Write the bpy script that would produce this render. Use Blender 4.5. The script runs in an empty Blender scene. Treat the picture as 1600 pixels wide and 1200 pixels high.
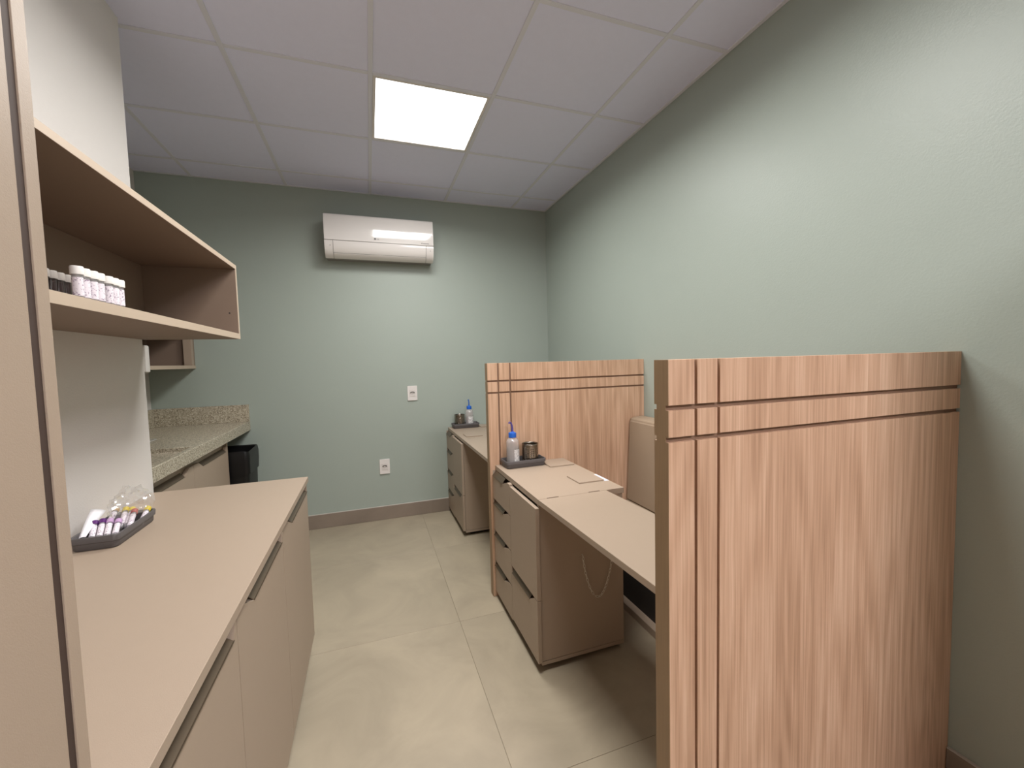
import bpy, bmesh, math, random
from mathutils import Vector, Matrix, noise
random.seed(7)
SC = bpy.context.scene
COL = SC.collection
PI = math.pi

# ------------------------------------------------------------------ camera
F, YAW, PITCH, ROLL, EYE = 647.4, 0.3296, -0.057, -0.0259, 1.3574
cy, sy, cp, sp = math.cos(YAW), math.sin(YAW), math.cos(PITCH), math.sin(PITCH)
fw = Vector((sy*cp, cy*cp, sp)); rt = Vector((cy, -sy, 0)); up = rt.cross(fw)
cr, sr = math.cos(ROLL), math.sin(ROLL)
rt2 = rt*cr + up*sr; up2 = up*cr - rt*sr
cam_d = bpy.data.cameras.new('camera'); cam = bpy.data.objects.new('camera', cam_d)
COL.objects.link(cam)
cam_d.sensor_width = 36.0; cam_d.lens = F/1600*36.0; cam_d.clip_start = 0.02
cam.matrix_world = Matrix(((rt2.x, up2.x, -fw.x, 0), (rt2.y, up2.y, -fw.y, 0), (rt2.z, up2.z, -fw.z, EYE), (0, 0, 0, 1)))
SC.camera = cam

# ------------------------------------------------------------------ world, light levels, exposure
w = bpy.data.worlds.new('world'); SC.world = w; w.use_nodes = True
w.node_tree.nodes['Background'].inputs[0].default_value = (0.5, 0.5, 0.52, 1)
w.node_tree.nodes['Background'].inputs[1].default_value = 0.05
PANEL_STRENGTH = 24.0        # the ceiling panel in view
PANEL_SPREAD = 163
PANEL_COLOUR = (1.0, 0.985, 0.96, 1)
SECOND_STRENGTH = 28.0       # the next panel towards the viewer, just above the frame
FRONT_STRENGTH = 82.0        # the panel behind the photographer
FRONT_COLOUR = (1.0, 0.95, 1.0, 1)
vs = SC.view_settings
vs.view_transform = 'Standard'; vs.look = 'None'; vs.gamma = 1.0; vs.use_curve_mapping = False
vs.exposure = 0.0

# ------------------------------------------------------------------ room measures
H, D, R = 2.772, 3.731, 1.659
XC = -0.90          # white column face
YC = 2.163          # its far corner
XA = -1.53          # alcove wall
XF = -0.298         # fronts of the left furniture
YB = -3.2           # far end of the corridor behind the photographer
TILE, LX, LY = 0.625, 0.0645, 2.2038

# ------------------------------------------------------------------ materials
def srgb(r, g, b):
    f = lambda c: (c/255/12.92) if c/255 <= .04045 else ((c/255+.055)/1.055)**2.4
    return (f(r), f(g), f(b), 1)

def mat(name, col, rough=.5, metal=0.0, spec=.5, vary=0.0, scale=8.0, bump=0.0, bscale=200.0, coat=0.0, stretch=None):
    m = bpy.data.materials.new(name); m.use_nodes = True
    nt = m.node_tree; b = nt.nodes['Principled BSDF']
    b.inputs['Base Color'].default_value = col
    b.inputs['Roughness'].default_value = rough; b.inputs['Metallic'].default_value = metal
    b.inputs['Specular IOR Level'].default_value = spec
    b.inputs['Coat Weight'].default_value = coat
    geo = nt.nodes.new('ShaderNodeNewGeometry'); src = geo.outputs['Position']
    if stretch:
        mp = nt.nodes.new('ShaderNodeMapping'); mp.inputs['Scale'].default_value = stretch
        nt.links.new(src, mp.inputs['Vector']); src = mp.outputs[0]
    if vary > 0:
        n = nt.nodes.new('ShaderNodeTexNoise'); n.inputs['Scale'].default_value = scale; n.inputs['Detail'].default_value = 5
        nt.links.new(src, n.inputs['Vector'])
        mx = nt.nodes.new('ShaderNodeMix'); mx.data_type = 'RGBA'
        mx.inputs['A'].default_value = tuple(c*(1-vary) for c in col[:3]) + (1,)
        mx.inputs['B'].default_value = tuple(min(1, c*(1+vary)) for c in col[:3]) + (1,)
        nt.links.new(n.outputs['Fac'], mx.inputs['Factor']); nt.links.new(mx.outputs['Result'], b.inputs['Base Color'])
    if bump > 0:
        n2 = nt.nodes.new('ShaderNodeTexNoise'); n2.inputs['Scale'].default_value = bscale; n2.inputs['Detail'].default_value = 3
        nt.links.new(src, n2.inputs['Vector'])
        bp = nt.nodes.new('ShaderNodeBump'); bp.inputs['Strength'].default_value = bump; bp.inputs['Distance'].default_value = .002
        nt.links.new(n2.outputs['Fac'], bp.inputs['Height']); nt.links.new(bp.outputs[0], b.inputs['Normal'])
    return m

def wood_mat(name):
    m = bpy.data.materials.new(name); m.use_nodes = True
    nt = m.node_tree; N = nt.nodes; L = nt.links; b = N['Principled BSDF']
    geo = N.new('ShaderNodeNewGeometry')
    mp = N.new('ShaderNodeMapping'); mp.inputs['Scale'].default_value = (1, 1, .022); L.new(geo.outputs['Position'], mp.inputs[0])
    mp2 = N.new('ShaderNodeMapping'); mp2.inputs['Scale'].default_value = (1, 1, .10); L.new(geo.outputs['Position'], mp2.inputs[0])
    broad = N.new('ShaderNodeTexNoise'); broad.inputs['Scale'].default_value = 9; broad.inputs['Detail'].default_value = 3; L.new(mp.outputs[0], broad.inputs[0])
    # cathedral rings: contour lines of a stretched noise
    ring = N.new('ShaderNodeTexNoise'); ring.inputs['Scale'].default_value = 4.0; ring.inputs['Detail'].default_value = 2; ring.inputs['Roughness'].default_value = .45
    L.new(mp2.outputs[0], ring.inputs[0])
    mul = N.new('ShaderNodeMath'); mul.operation = 'MULTIPLY'; mul.inputs[1].default_value = 95; L.new(ring.outputs['Fac'], mul.inputs[0])
    sn = N.new('ShaderNodeMath'); sn.operation = 'SINE'; L.new(mul.outputs[0], sn.inputs[0])
    sa = N.new('ShaderNodeMapRange'); sa.inputs['From Min'].default_value = -1; L.new(sn.outputs[0], sa.inputs['Value'])
    fine = N.new('ShaderNodeTexNoise'); fine.inputs['Scale'].default_value = 190; fine.inputs['Detail'].default_value = 4; L.new(mp.outputs[0], fine.inputs[0])
    mid = N.new('ShaderNodeTexNoise'); mid.inputs['Scale'].default_value = 48; mid.inputs['Detail'].default_value = 3; L.new(mp.outputs[0], mid.inputs[0])
    def madd(src, k, add=None):
        q = N.new('ShaderNodeMath'); q.operation = 'MULTIPLY_ADD'; q.inputs[1].default_value = k
        L.new(src, q.inputs[0])
        if add is None: q.inputs[2].default_value = 0
        else: L.new(add, q.inputs[2])
        return q.outputs[0]
    acc = madd(sa.outputs[0], .085)
    acc = madd(fine.outputs['Fac'], .48, acc)
    acc = madd(mid.outputs['Fac'], .34, acc)
    acc = madd(broad.outputs['Fac'], .16, acc)
    rp = N.new('ShaderNodeValToRGB'); e = rp.color_ramp.elements
    e[0].position = .33; e[0].color = srgb(170, 134, 106)
    e[1].position = .74; e[1].color = srgb(224, 191, 163)
    x = e.new(.53); x.color = srgb(200, 163, 134)
    L.new(acc, rp.inputs[0]); L.new(rp.outputs[0], b.inputs['Base Color'])
    b.inputs['Roughness'].default_value = .42; b.inputs['Specular IOR Level'].default_value = .45
    bp = N.new('ShaderNodeBump'); bp.inputs['Strength'].default_value = .12; bp.inputs['Distance'].default_value = .001
    L.new(fine.outputs['Fac'], bp.inputs['Height']); L.new(bp.outputs[0], b.inputs['Normal'])
    return m

def granite_mat():
    m = bpy.data.materials.new('granite'); m.use_nodes = True
    nt = m.node_tree; N = nt.nodes; L = nt.links; b = N['Principled BSDF']
    geo = N.new('ShaderNodeNewGeometry')
    v = N.new('ShaderNodeTexVoronoi'); v.inputs['Scale'].default_value = 210; L.new(geo.outputs['Position'], v.inputs[0])
    n = N.new('ShaderNodeTexNoise'); n.inputs['Scale'].default_value = 150; n.inputs['Detail'].default_value = 3; L.new(geo.outputs['Position'], n.inputs[0])
    sep = N.new('ShaderNodeSeparateColor'); L.new(v.outputs['Color'], sep.inputs[0])
    ad = N.new('ShaderNodeMath'); ad.operation = 'MULTIPLY_ADD'; ad.inputs[1].default_value = .45; L.new(sep.outputs[0], ad.inputs[0]); L.new(n.outputs['Fac'], ad.inputs[2])
    rp = N.new('ShaderNodeValToRGB'); e = rp.color_ramp.elements
    e[0].position = .36; e[0].color = srgb(104, 94, 80); e[1].position = 1.0; e[1].color = srgb(206, 198, 178)
    for p_, c in ((.52, (140, 130, 112)), (.66, (166, 156, 136)), (.84, (184, 174, 154))):
        x = e.new(p_); x.color = srgb(*c)
    L.new(ad.outputs[0], rp.inputs[0]); L.new(rp.outputs[0], b.inputs['Base Color'])
    b.inputs['Roughness'].default_value = .22
    return m

def floor_mat(name, base):
    m = bpy.data.materials.new(name); m.use_nodes = True
    nt = m.node_tree; N = nt.nodes; L = nt.links; b = N['Principled BSDF']
    geo = N.new('ShaderNodeNewGeometry')
    oi = N.new('ShaderNodeObjectInfo')
    off = N.new('ShaderNodeVectorMath'); off.operation = 'MULTIPLY_ADD'; off.inputs[1].default_value = (1, 1, 1)
    L.new(geo.outputs['Position'], off.inputs[0])
    sc = N.new('ShaderNodeMath'); sc.operation = 'MULTIPLY'; sc.inputs[1].default_value = 5; L.new(oi.outputs['Random'], sc.inputs[0])
    L.new(sc.outputs[0], off.inputs[2])
    n = N.new('ShaderNodeTexNoise'); n.inputs['Scale'].default_value = 2.6; n.inputs['Detail'].default_value = 7; n.inputs['Roughness'].default_value = .6; n.inputs['Distortion'].default_value = .7
    L.new(off.outputs[0], n.inputs[0])
    rp = N.new('ShaderNodeValToRGB'); e = rp.color_ramp.elements
    e[0].position = .3; e[0].color = srgb(*[c*.93 for c in base]); e[1].position = .72; e[1].color = srgb(*[min(255, c*1.05) for c in base])
    L.new(n.outputs['Fac'], rp.inputs[0]); L.new(rp.outputs[0], b.inputs['Base Color'])
    b.inputs['Roughness'].default_value = .42; b.inputs['Specular IOR Level'].default_value = .4
    return m

def emit_mat(name, col, s):
    m = bpy.data.materials.new(name); m.use_nodes = True
    nt = m.node_tree; nt.nodes.clear()
    e = nt.nodes.new('ShaderNodeEmission'); o = nt.nodes.new('ShaderNodeOutputMaterial')
    e.inputs[0].default_value = col; e.inputs[1].default_value = s; nt.links.new(e.outputs[0], o.inputs[0])
    return m

def clear_mat(name, col, clear, gloss=.12, rough=.08, scale=0):
    """thin clear plastic: part see-through, part whitish, part gloss"""
    m = bpy.data.materials.new(name); m.use_nodes = True
    nt = m.node_tree; N = nt.nodes; L = nt.links; b = N['Principled BSDF']; out = N['Material Output']
    b.inputs['Base Color'].default_value = col; b.inputs['Roughness'].default_value = rough
    t = N.new('ShaderNodeBsdfTransparent'); mx = N.new('ShaderNodeMixShader'); mx.inputs[0].default_value = 1-clear
    L.new(t.outputs[0], mx.inputs[1]); L.new(b.outputs[0], mx.inputs[2])
    g = N.new('ShaderNodeBsdfGlossy'); g.inputs['Roughness'].default_value = rough
    m2 = N.new('ShaderNodeMixShader'); m2.inputs[0].default_value = gloss
    L.new(mx.outputs[0], m2.inputs[1]); L.new(g.outputs[0], m2.inputs[2]); L.new(m2.outputs[0], out.inputs[0])
    return m

def print_mat(name, base, ink, zscale=420.0, amount=.74):
    """paper label with rows of print too small to read"""
    m = bpy.data.materials.new(name); m.use_nodes = True
    nt = m.node_tree; N = nt.nodes; L = nt.links; b = N['Principled BSDF']
    geo = N.new('ShaderNodeNewGeometry')
    n = N.new('ShaderNodeTexNoise'); n.inputs['Scale'].default_value = zscale; n.inputs['Detail'].default_value = 1; L.new(geo.outputs['Position'], n.inputs[0])
    n2 = N.new('ShaderNodeTexNoise'); n2.inputs['Scale'].default_value = zscale*.18; L.new(geo.outputs['Position'], n2.inputs[0])
    a = N.new('ShaderNodeMath'); a.operation = 'MULTIPLY_ADD'; a.inputs[1].default_value = .5; L.new(n2.outputs['Fac'], a.inputs[0]); L.new(n.outputs['Fac'], a.inputs[2])
    g = N.new('ShaderNodeMapRange'); g.inputs['From Min'].default_value = amount+.04; g.inputs['From Max'].default_value = amount+.16; L.new(a.outputs[0], g.inputs['Value'])
    mx = N.new('ShaderNodeMix'); mx.data_type = 'RGBA'; mx.inputs['A'].default_value = base; mx.inputs['B'].default_value = ink
    L.new(g.outputs[0], mx.inputs['Factor']); L.new(mx.outputs['Result'], b.inputs['Base Color'])
    b.inputs['Roughness'].default_value = .6
    return m

M = dict(
    green=mat('sage_green_paint', srgb(162, 172, 163), .42, vary=.02, scale=3, bump=.25, bscale=160),
    white=mat('white_paint', srgb(219, 214, 209), .6, vary=.015, scale=3, bump=.3, bscale=160),
    corridor=mat('corridor_paint', srgb(205, 196, 188), .7),
    ceil=mat('ceiling_board', srgb(223, 225, 247), .85, vary=.02, scale=30, bump=.25, bscale=240),
    tbar=mat('ceiling_bar', srgb(215, 216, 226), .6),
    grout=mat('grout', srgb(142, 130, 110), .9),
    floor=floor_mat('porcelain', (166, 154, 133)),
    skirt=floor_mat('porcelain_skirting', (136, 123, 110)),
    skirt_top=mat('skirting_joint', srgb(190, 184, 174), .7),
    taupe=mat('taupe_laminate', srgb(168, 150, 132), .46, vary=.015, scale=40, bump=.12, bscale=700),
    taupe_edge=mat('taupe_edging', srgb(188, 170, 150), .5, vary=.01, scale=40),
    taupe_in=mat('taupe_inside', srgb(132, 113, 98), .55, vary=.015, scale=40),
    bronze=mat('bronze_profile', srgb(104, 90, 74), .35, metal=.55, vary=.03, scale=60),
    gapshade=mat('brown_gap_shade', srgb(66, 50, 42), .7, vary=.05),  # brown that stands in for shade in the door gaps
    dark=mat('dark_plinth_shade', srgb(38, 33, 28), .7, vary=.05),  # plinths, plus shade put into bench base and worktop rail
    wood=wood_mat('oak_laminate'),
    groove=mat('routed_groove', srgb(128, 100, 80), .7, vary=.05, scale=60),
    edgewood=mat('oak_edging', srgb(150, 124, 94), .5, vary=.18, scale=260, stretch=(1, 1, .03)),
    granite=granite_mat(),
    plastic=mat('white_plastic', srgb(226, 221, 217), .10, coat=.3, vary=.01),
    plastic_lo=mat('white_plastic_matt', srgb(214, 208, 203), .4, vary=.01),
    gapdark=mat('shadow_gap', srgb(70, 66, 62), .8),
    unitshade=mat('unit_gap_shade', srgb(138, 134, 130), .6),
    greymark=mat('grey_print', srgb(104, 102, 102), .5),
    tray=mat('charcoal_plastic', srgb(90, 86, 86), .5, vary=.04, scale=60, bump=.2, bscale=500),
    steel=mat('brushed_steel', srgb(150, 142, 132), .25, metal=1, vary=.05, scale=50),
    satin=mat('satin_steel', srgb(214, 210, 202), .4, metal=.6),
    chain=mat('chain_steel', srgb(226, 220, 208), .35, metal=.5),
    black=mat('black_plastic', srgb(14, 14, 14), .45, vary=.1, scale=30),
    liner=mat('black_bin_liner', srgb(12, 12, 13), .4, vary=.1, scale=30),
    fabric=mat('beige_upholstery', srgb(156, 137, 115), .8, vary=.03, scale=160, bump=.4, bscale=900),
    bluecap=mat('blue_plastic', srgb(28, 96, 196), .35, vary=.02),
    spout=clear_mat('blue_tube', srgb(70, 66, 170), .25, .12),
    bluespout=clear_mat('clear_blue_tube', srgb(40, 110, 200), .2, .12),
    bottle=clear_mat('cloudy_plastic', srgb(222, 216, 214), .6, .08, .2),
    liquid=mat('clear_liquid', srgb(104, 100, 98), .3, vary=.03),
    label=print_mat('bottle_label', srgb(232, 230, 228), srgb(120, 120, 126)),
    sticker=print_mat('sticker', srgb(236, 236, 240), srgb(150, 160, 200), 300),
    paper=mat('paper', srgb(238, 236, 240), .7, vary=.02, scale=60),
    purple=mat('purple_cap', srgb(92, 38, 112), .4, vary=.1, scale=100),
    mauve=mat('mauve_cap', srgb(196, 160, 200), .4, vary=.1, scale=100),
    yellow=mat('yellow_cap', srgb(232, 208, 40), .4, vary=.05, scale=100),
    amber=mat('amber_cap', srgb(176, 134, 40), .4, vary=.1, scale=100),
    red=mat('red_cap', srgb(176, 26, 24), .4, vary=.1, scale=100),
    whitecap=mat('white_cap', srgb(232, 228, 222), .4, vary=.03, scale=60),
    glass=clear_mat('tube_glass', srgb(200, 196, 200), .5, .12, .1),
    shadecap=mat('shaded_cap', srgb(150, 142, 134), .5, vary=.03, scale=60),
    darkglass=clear_mat('dark_shaded_glass', srgb(58, 46, 44), .2, .1, .15),
    vlabel=print_mat('tube_label', srgb(236, 228, 234), srgb(150, 130, 152), 300, .78),
    film=clear_mat('clear_film', srgb(240, 236, 232), .86, .16, .12),
    panel=emit_mat('lit_diffuser', PANEL_COLOUR, 3.0),
    panel1=emit_mat('lit_second_diffuser', PANEL_COLOUR, 3.0),
    panel2=emit_mat('lit_corridor_diffuser', FRONT_COLOUR, FRONT_STRENGTH),
)

# ------------------------------------------------------------------ helpers
def origin(o):
    v = Vector((0, 0, 0))
    while o is not None:
        v += o.location; o = o.parent
    return v

def obj(name, bm, m, parent=None, loc=None, smooth=False):
    """link a bmesh (world coordinates) as ONE mesh object"""
    o_ = Vector(loc) if loc is not None else (origin(parent) if parent else Vector((0, 0, 0)))
    bmesh.ops.translate(bm, verts=bm.verts, vec=-o_)
    bmesh.ops.recalc_face_normals(bm, faces=bm.faces)
    me = bpy.data.meshes.new(name); bm.to_mesh(me); bm.free()
    if smooth:
        for p in me.polygons: p.use_smooth = True
        try: me.set_sharp_from_angle(angle=math.radians(38))
        except Exception: pass
    me.materials.append(M[m] if isinstance(m, str) else m)
    o = bpy.data.objects.new(name, me); COL.objects.link(o)
    if parent: o.parent = parent
    elif loc is not None: o.location = loc
    return o

def bx(bm, x0, x1, y0, y1, z0, z1, bev=0.0, seg=1):
    r = bmesh.ops.create_cube(bm, size=1)
    vs_ = r['verts']
    for v in vs_:
        v.co = Vector((x0+(v.co.x+.5)*(x1-x0), y0+(v.co.y+.5)*(y1-y0), z0+(v.co.z+.5)*(z1-z0)))
    if bev > 0:
        es = list({e for v in vs_ for e in v.link_edges})
        bmesh.ops.bevel(bm, geom=es, offset=bev, segments=seg, affect='EDGES', profile=.5)
    return bm

def box(name, x0, x1, y0, y1, z0, z1, m, parent=None, bev=.0008, seg=1, loc=None):
    return obj(name, bx(bmesh.new(), x0, x1, y0, y1, z0, z1, bev, seg), m, parent, loc, smooth=seg > 1)

def prism(pts, axis, a0, a1, bm=None, bev=0.0):
    """extrude a 2-D outline along an axis; outline coords are the two other axes in order"""
    bm = bm or bmesh.new()
    def P(p, a):
        return {'x': (a, p[0], p[1]), 'y': (p[0], a, p[1]), 'z': (p[0], p[1], a)}[axis]
    A = [bm.verts.new(P(p, a0)) for p in pts]; B = [bm.verts.new(P(p, a1)) for p in pts]
    n = len(pts); bm.faces.new(A); bm.faces.new(B[::-1])
    for i in range(n): bm.faces.new((A[i], A[(i+1) % n], B[(i+1) % n], B[i]))
    if bev > 0:
        bmesh.ops.recalc_face_normals(bm, faces=bm.faces)
        bmesh.ops.bevel(bm, geom=list(bm.edges), offset=bev, segments=1, affect='EDGES')
    return bm

def lathe(prof, cx=0, cy_=0, n=24, bm=None):
    bm = bm or bmesh.new(); rings = []
    for r, z in prof:
        if r < 1e-6: rings.append([bm.verts.new((cx, cy_, z))])
        else: rings.append([bm.verts.new((cx+r*math.cos(2*PI*k/n), cy_+r*math.sin(2*PI*k/n), z)) for k in range(n)])
    for a, b in zip(rings, rings[1:]):
        for k in range(n):
            q = [a[k % len(a)], a[(k+1) % n % len(a)], b[(k+1) % n % len(b)], b[k % len(b)]]
            u = []
            for v in q:
                if v not in u: u.append(v)
            if len(u) > 2: bm.faces.new(u)
    return bm

def tube(path, r, n=8, bm=None, closed=False):
    bm = bm or bmesh.new(); path = [Vector(p) for p in path]; rings = []
    k = len(path)
    for i, p in enumerate(path):
        a = path[(i-1) % k] if (closed or i > 0) else p
        b = path[(i+1) % k] if (closed or i < k-1) else p
        t = (b-a).normalized()
        s = t.cross(Vector((0.13, .21, .97)))
        if s.length < .05: s = t.cross(Vector((1, 0, 0)))
        s.normalize(); u = t.cross(s)
        rr = r[i] if isinstance(r, (list, tuple)) else r
        rings.append([bm.verts.new(p + (s*math.cos(2*PI*j/n) + u*math.sin(2*PI*j/n))*rr) for j in range(n)])
    pairs = list(zip(rings, rings[1:])) + ([(rings[-1], rings[0])] if closed else [])
    for a, b in pairs:
        for j in range(n): bm.faces.new((a[j], a[(j+1) % n], b[(j+1) % n], b[j]))
    if not closed:
        bm.faces.new(rings[0]); bm.faces.new(rings[-1][::-1])
    return bm

def rrect(x0, x1, y0, y1, r, n=4):
    pts = []
    for cx, cy_, a0 in ((x1-r, y1-r, 0), (x0+r, y1-r, PI/2), (x0+r, y0+r, PI), (x1-r, y0+r, 1.5*PI)):
        for k in range(n+1):
            a = a0+k*PI/2/n; pts.append((cx+r*math.cos(a), cy_+r*math.sin(a)))
    return pts

def tag(o, label, cat, group=None):
    o['label'] = label; o['category'] = cat
    if group: o['group'] = group
    return o

def thing(name, label, cat, loc, group=None):
    o = bpy.data.objects.new(name, None); COL.objects.link(o); o.location = loc
    o.empty_display_size = .05
    return tag(o, label, cat, group)

def structure(o):
    o['kind'] = 'structure'; return o

def dup(root, loc, rotz=0, label=None):
    def rec(o, par):
        c = o.copy(); COL.objects.link(c)
        c.parent = par
        for ch in list(o.children): rec(ch, c)
        return c
    c = rec(root, None); c.location = loc; c.rotation_euler = (0, 0, rotz)
    if label: c['label'] = label
    return c

# ================================================================== SETTING
# floor with its porcelain tiles
fl = structure(box('floor', -2.2, R+.15, YB, D+.15, -.06, -.0025, 'grout', bev=0))
def grid(lo, hi, first, step):
    k = math.floor((lo-first)/step); out = [lo]
    a = first+k*step
    while a < hi-1e-6:
        if a > lo+1e-6: out.append(a)
        a += step
    return out+[hi]
xs = grid(-2.2, R+.02, .39, .9); ys = grid(YB, D+.02, 2.083, .9)
for i in range(len(xs)-1):
    for j in range(len(ys)-1):
        if xs[i+1] < -1.6: continue
        box('tile', xs[i]+.0008, xs[i+1]-.0008, ys[j]+.0005, ys[j+1]-.0005, -.0025, 0, 'floor', fl, bev=.0004)

# ceiling: boards laid in a grid of bars
ce = structure(box('ceiling', -2.2, R+.15, YB, D+.15, H+.03, H+.08, 'gapdark', bev=0))
cx = grid(-1.7, R, LX, TILE); cyy = grid(YB, D, LY, TILE)
FRONT_CELL = (.6895, -1.5462)
for i in range(len(cx)-1):
    for j in range(len(cyy)-1):
        a, b, c, d = cx[i], cx[i+1], cyy[j], cyy[j+1]
        if abs(a-LX) < .01 and abs(c-LY) < .01: continue
        if abs(a-LX) < .01 and abs(c-(LY-2*TILE)) < .01: continue
        if abs(a-FRONT_CELL[0]) < .01 and abs(c-FRONT_CELL[1]) < .01: continue
        if b < XC and d < YC: continue
        bm = bmesh.new(); bx(bm, a+.004, b-.004, c+.004, d-.004, H+.004, H+.018, .002)
        obj('ceiling_tile', bm, 'ceil', ce)
for a in cx[1:-1]:
    box('ceiling_bar', a-.011, a+.011, (YC if a < XC else YB)+.001, D-.001, H, H+.006, 'tbar', ce, bev=.0008)
for j, c in enumerate(cyy[1:-1]):
    for i in range(len(cx)-1):
        if cx[i+1] < XC and c < YC: continue
        box('ceiling_bar', max(cx[i]+.0115, XA if c > YC else XC), cx[i+1]-.0115, c-.011, c+.011, H+.0004, H+.006, 'tbar', ce, bev=.0008)
box('wall_angle', R-.02, R-.001, YB, D-.02, H-.0004, H+.006, 'tbar', ce, bev=.0006)
box('wall_angle', XA+.002, R-.002, D-.02, D-.001, H-.0006, H+.006, 'tbar', ce, bev=.0006)

# walls
structure(box('wall_right', R, R+.15, YB, D+.15, 0, H+.03, 'green', bev=0))
structure(box('wall_back', XA-.15, R, D, D+.15, 0, H+.03, 'green', bev=0))
structure(box('wall_left', XA-.15, XC, -.30, YC, 0, H+.03, 'white', bev=.002))
structure(box('wall_alcove', XA-.15, XA, YC, D, 0, H+.03, 'white', bev=0))
structure(box('added_shade_wall', 1.26, R-.001, -.16, -.02, 0, 2.0, 'corridor', bev=.002))  # unseen wall stub added to shade the near partition's right side
structure(box('wall_corridor_left', -2.2, -2.05, YB, -.30, 0, H+.03, 'corridor', bev=0))
structure(box('wall_corridor_end', -2.05, R, YB-.15, YB, 0, H+.03, 'corridor', bev=0))
structure(box('wall_corridor_return', -2.05, XA-.15, -.30, -.15, 0, H+.03, 'corridor', bev=0))
# skirting
b_ = structure(box('baseboard_back', XC+.01, R-.013, D-.012, D-.0005, .001, .116, 'skirt', bev=.001))
box('top_joint', XC+.01, R-.013, D-.0105, D-.0005, .1162, .1205, 'skirt_top', b_, bev=.0006)
b_ = structure(box('baseboard_right', R-.012, R-.0005, -.018, .728, .001, .116, 'skirt', bev=.001))
box('top_joint', R-.0105, R-.0005, -.018, .728, .1162, .1205, 'skirt_top', b_, bev=.0006)

# ================================================================== CEILING LIGHTS
def light(name, x, y, m, label, strength=0):
    t = thing(name, label, 'light', (x+TILE/2, y+TILE/2, H+.002))
    bm = bmesh.new()
    o1 = [(x+.012, y+.012), (x+TILE-.012, y+.012), (x+TILE-.012, y+TILE-.012), (x+.012, y+TILE-.012)]
    i1 = [(x+.026, y+.026), (x+TILE-.026, y+.026), (x+TILE-.026, y+TILE-.026), (x+.026, y+TILE-.026)]
    for za, zb in ((H+.001, H+.016),):
        lo = [bm.verts.new((*p, za)) for p in o1]; li = [bm.verts.new((*p, za)) for p in i1]
        ho = [bm.verts.new((*p, zb)) for p in o1]; hi = [bm.verts.new((*p, zb)) for p in i1]
        for k in range(4):
            q = (k+1) % 4
            bm.faces.new((lo[k], lo[q], li[q], li[k])); bm.faces.new((ho[k], ho[q], hi[q], hi[k]))
            bm.faces.new((lo[k], lo[q], ho[q], ho[k])); bm.faces.new((li[k], li[q], hi[q], hi[k]))
    obj('frame', bm, 'plastic_lo', t)
    box('diffuser', x+.0262, x+TILE-.0262, y+.0262, y+TILE-.0262, H+.004, H+.010, m, t, bev=0)
    if strength:
        # prismatic sheet: most of the light leaves downwards, little at grazing angles
        la = bpy.data.lights.new('panel_lamp', 'AREA'); la.shape = 'SQUARE'; la.size = TILE-.054
        la.energy = strength*PI*la.size**2; la.color = PANEL_COLOUR[:3]; la.spread = math.radians(PANEL_SPREAD)
        lo = bpy.data.objects.new('panel_lamp', la); COL.objects.link(lo); lo.parent = t; lo.location = (0, 0, .0005)
    return t
light('ceiling_light', LX, LY, 'panel', 'square lit white LED panel set in the grid ceiling', PANEL_STRENGTH)
light('ceiling_light', LX, LY-2*TILE, 'panel1', 'square lit panel just above the top edge of the picture', SECOND_STRENGTH)
light('ceiling_light', *FRONT_CELL, 'panel2', 'square lit panel in the ceiling behind the photographer, out of view')

# ================================================================== LEFT FURNITURE
# tall cabinet at the left edge
t = thing('tall_cabinet', 'tall taupe cabinet rising past the left edge of the picture', 'cabinet', ((XC+XF)/2, .2, 0))
box('side_panel', XC+.001, XF, .526, .543, .001, 2.70, 'taupe', t, bev=.0003)
box('carcass', XC+.001, XF-.022, -.10, .525, .05, 2.70, 'taupe_in', t)
box('door', XF-.020, XF, -.10, .5145, .085, 2.70, 'taupe', t, bev=.001)
box('plinth', XC+.001, XF-.05, -.10, .525, .001, .0495, 'dark', t)
box('gap_shade_strip', XF-.03, XF-.0015, .5147, .5257, .085, 2.70, 'gapshade', t, bev=0)  # dark strip, the gap's shadow put into its colour

# low cabinet with three doors, each with a bronze grip profile
ZT = .8075
XD = XF-.004        # door faces, a little behind the worktop edge
t = thing('base_cabinet', 'long low taupe cabinet with three doors under the left countertop', 'cabinet', ((XC+XF)/2, 1.35, 0))
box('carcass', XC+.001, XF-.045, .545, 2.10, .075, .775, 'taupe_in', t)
box('top_rail', XC+.001, XF-.062, .545, 2.10, .776, .816, 'dark', t, bev=0)  # dark rail carries the shadow under the worktop in its colour
box('end_panel', XC+.001, XF-.021, 2.101, 2.118, .075, .816, 'taupe', t)
box('plinth', XC+.001, XF-.06, .545, 2.112, .001, .0745, 'dark', t)
ZN = .770
def notch_door(y0, y1, ya, yb, slope_lo, slope_hi, ztop, zbot, znotch, x0, x1):
    pts = [(y0, zbot), (y1, zbot)]
    if yb + slope_hi < y1 - 1e-4: pts += [(y1, ztop), (yb+slope_hi, ztop)]
    pts += [(yb, znotch), (ya, znotch)]
    if ya - slope_lo > y0 + 1e-4: pts += [(ya-slope_lo, ztop), (y0, ztop)]
    return prism(pts, 'x', x0, x1, bev=.0003)
def grip(y0, y1, xin, xout, zhi, zlo, th=.0022):
    # slanted strip with a small turned-out lip
    s = 1 if xout > xin else -1
    pts = [(xin, zhi), (xout, zlo), (xout+s*.0025, zlo+.0012), (xout+s*.0025, zlo-.0018), (xout, zlo-th), (xin, zhi-th)]
    return prism(pts, 'y', y0, y1)
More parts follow.
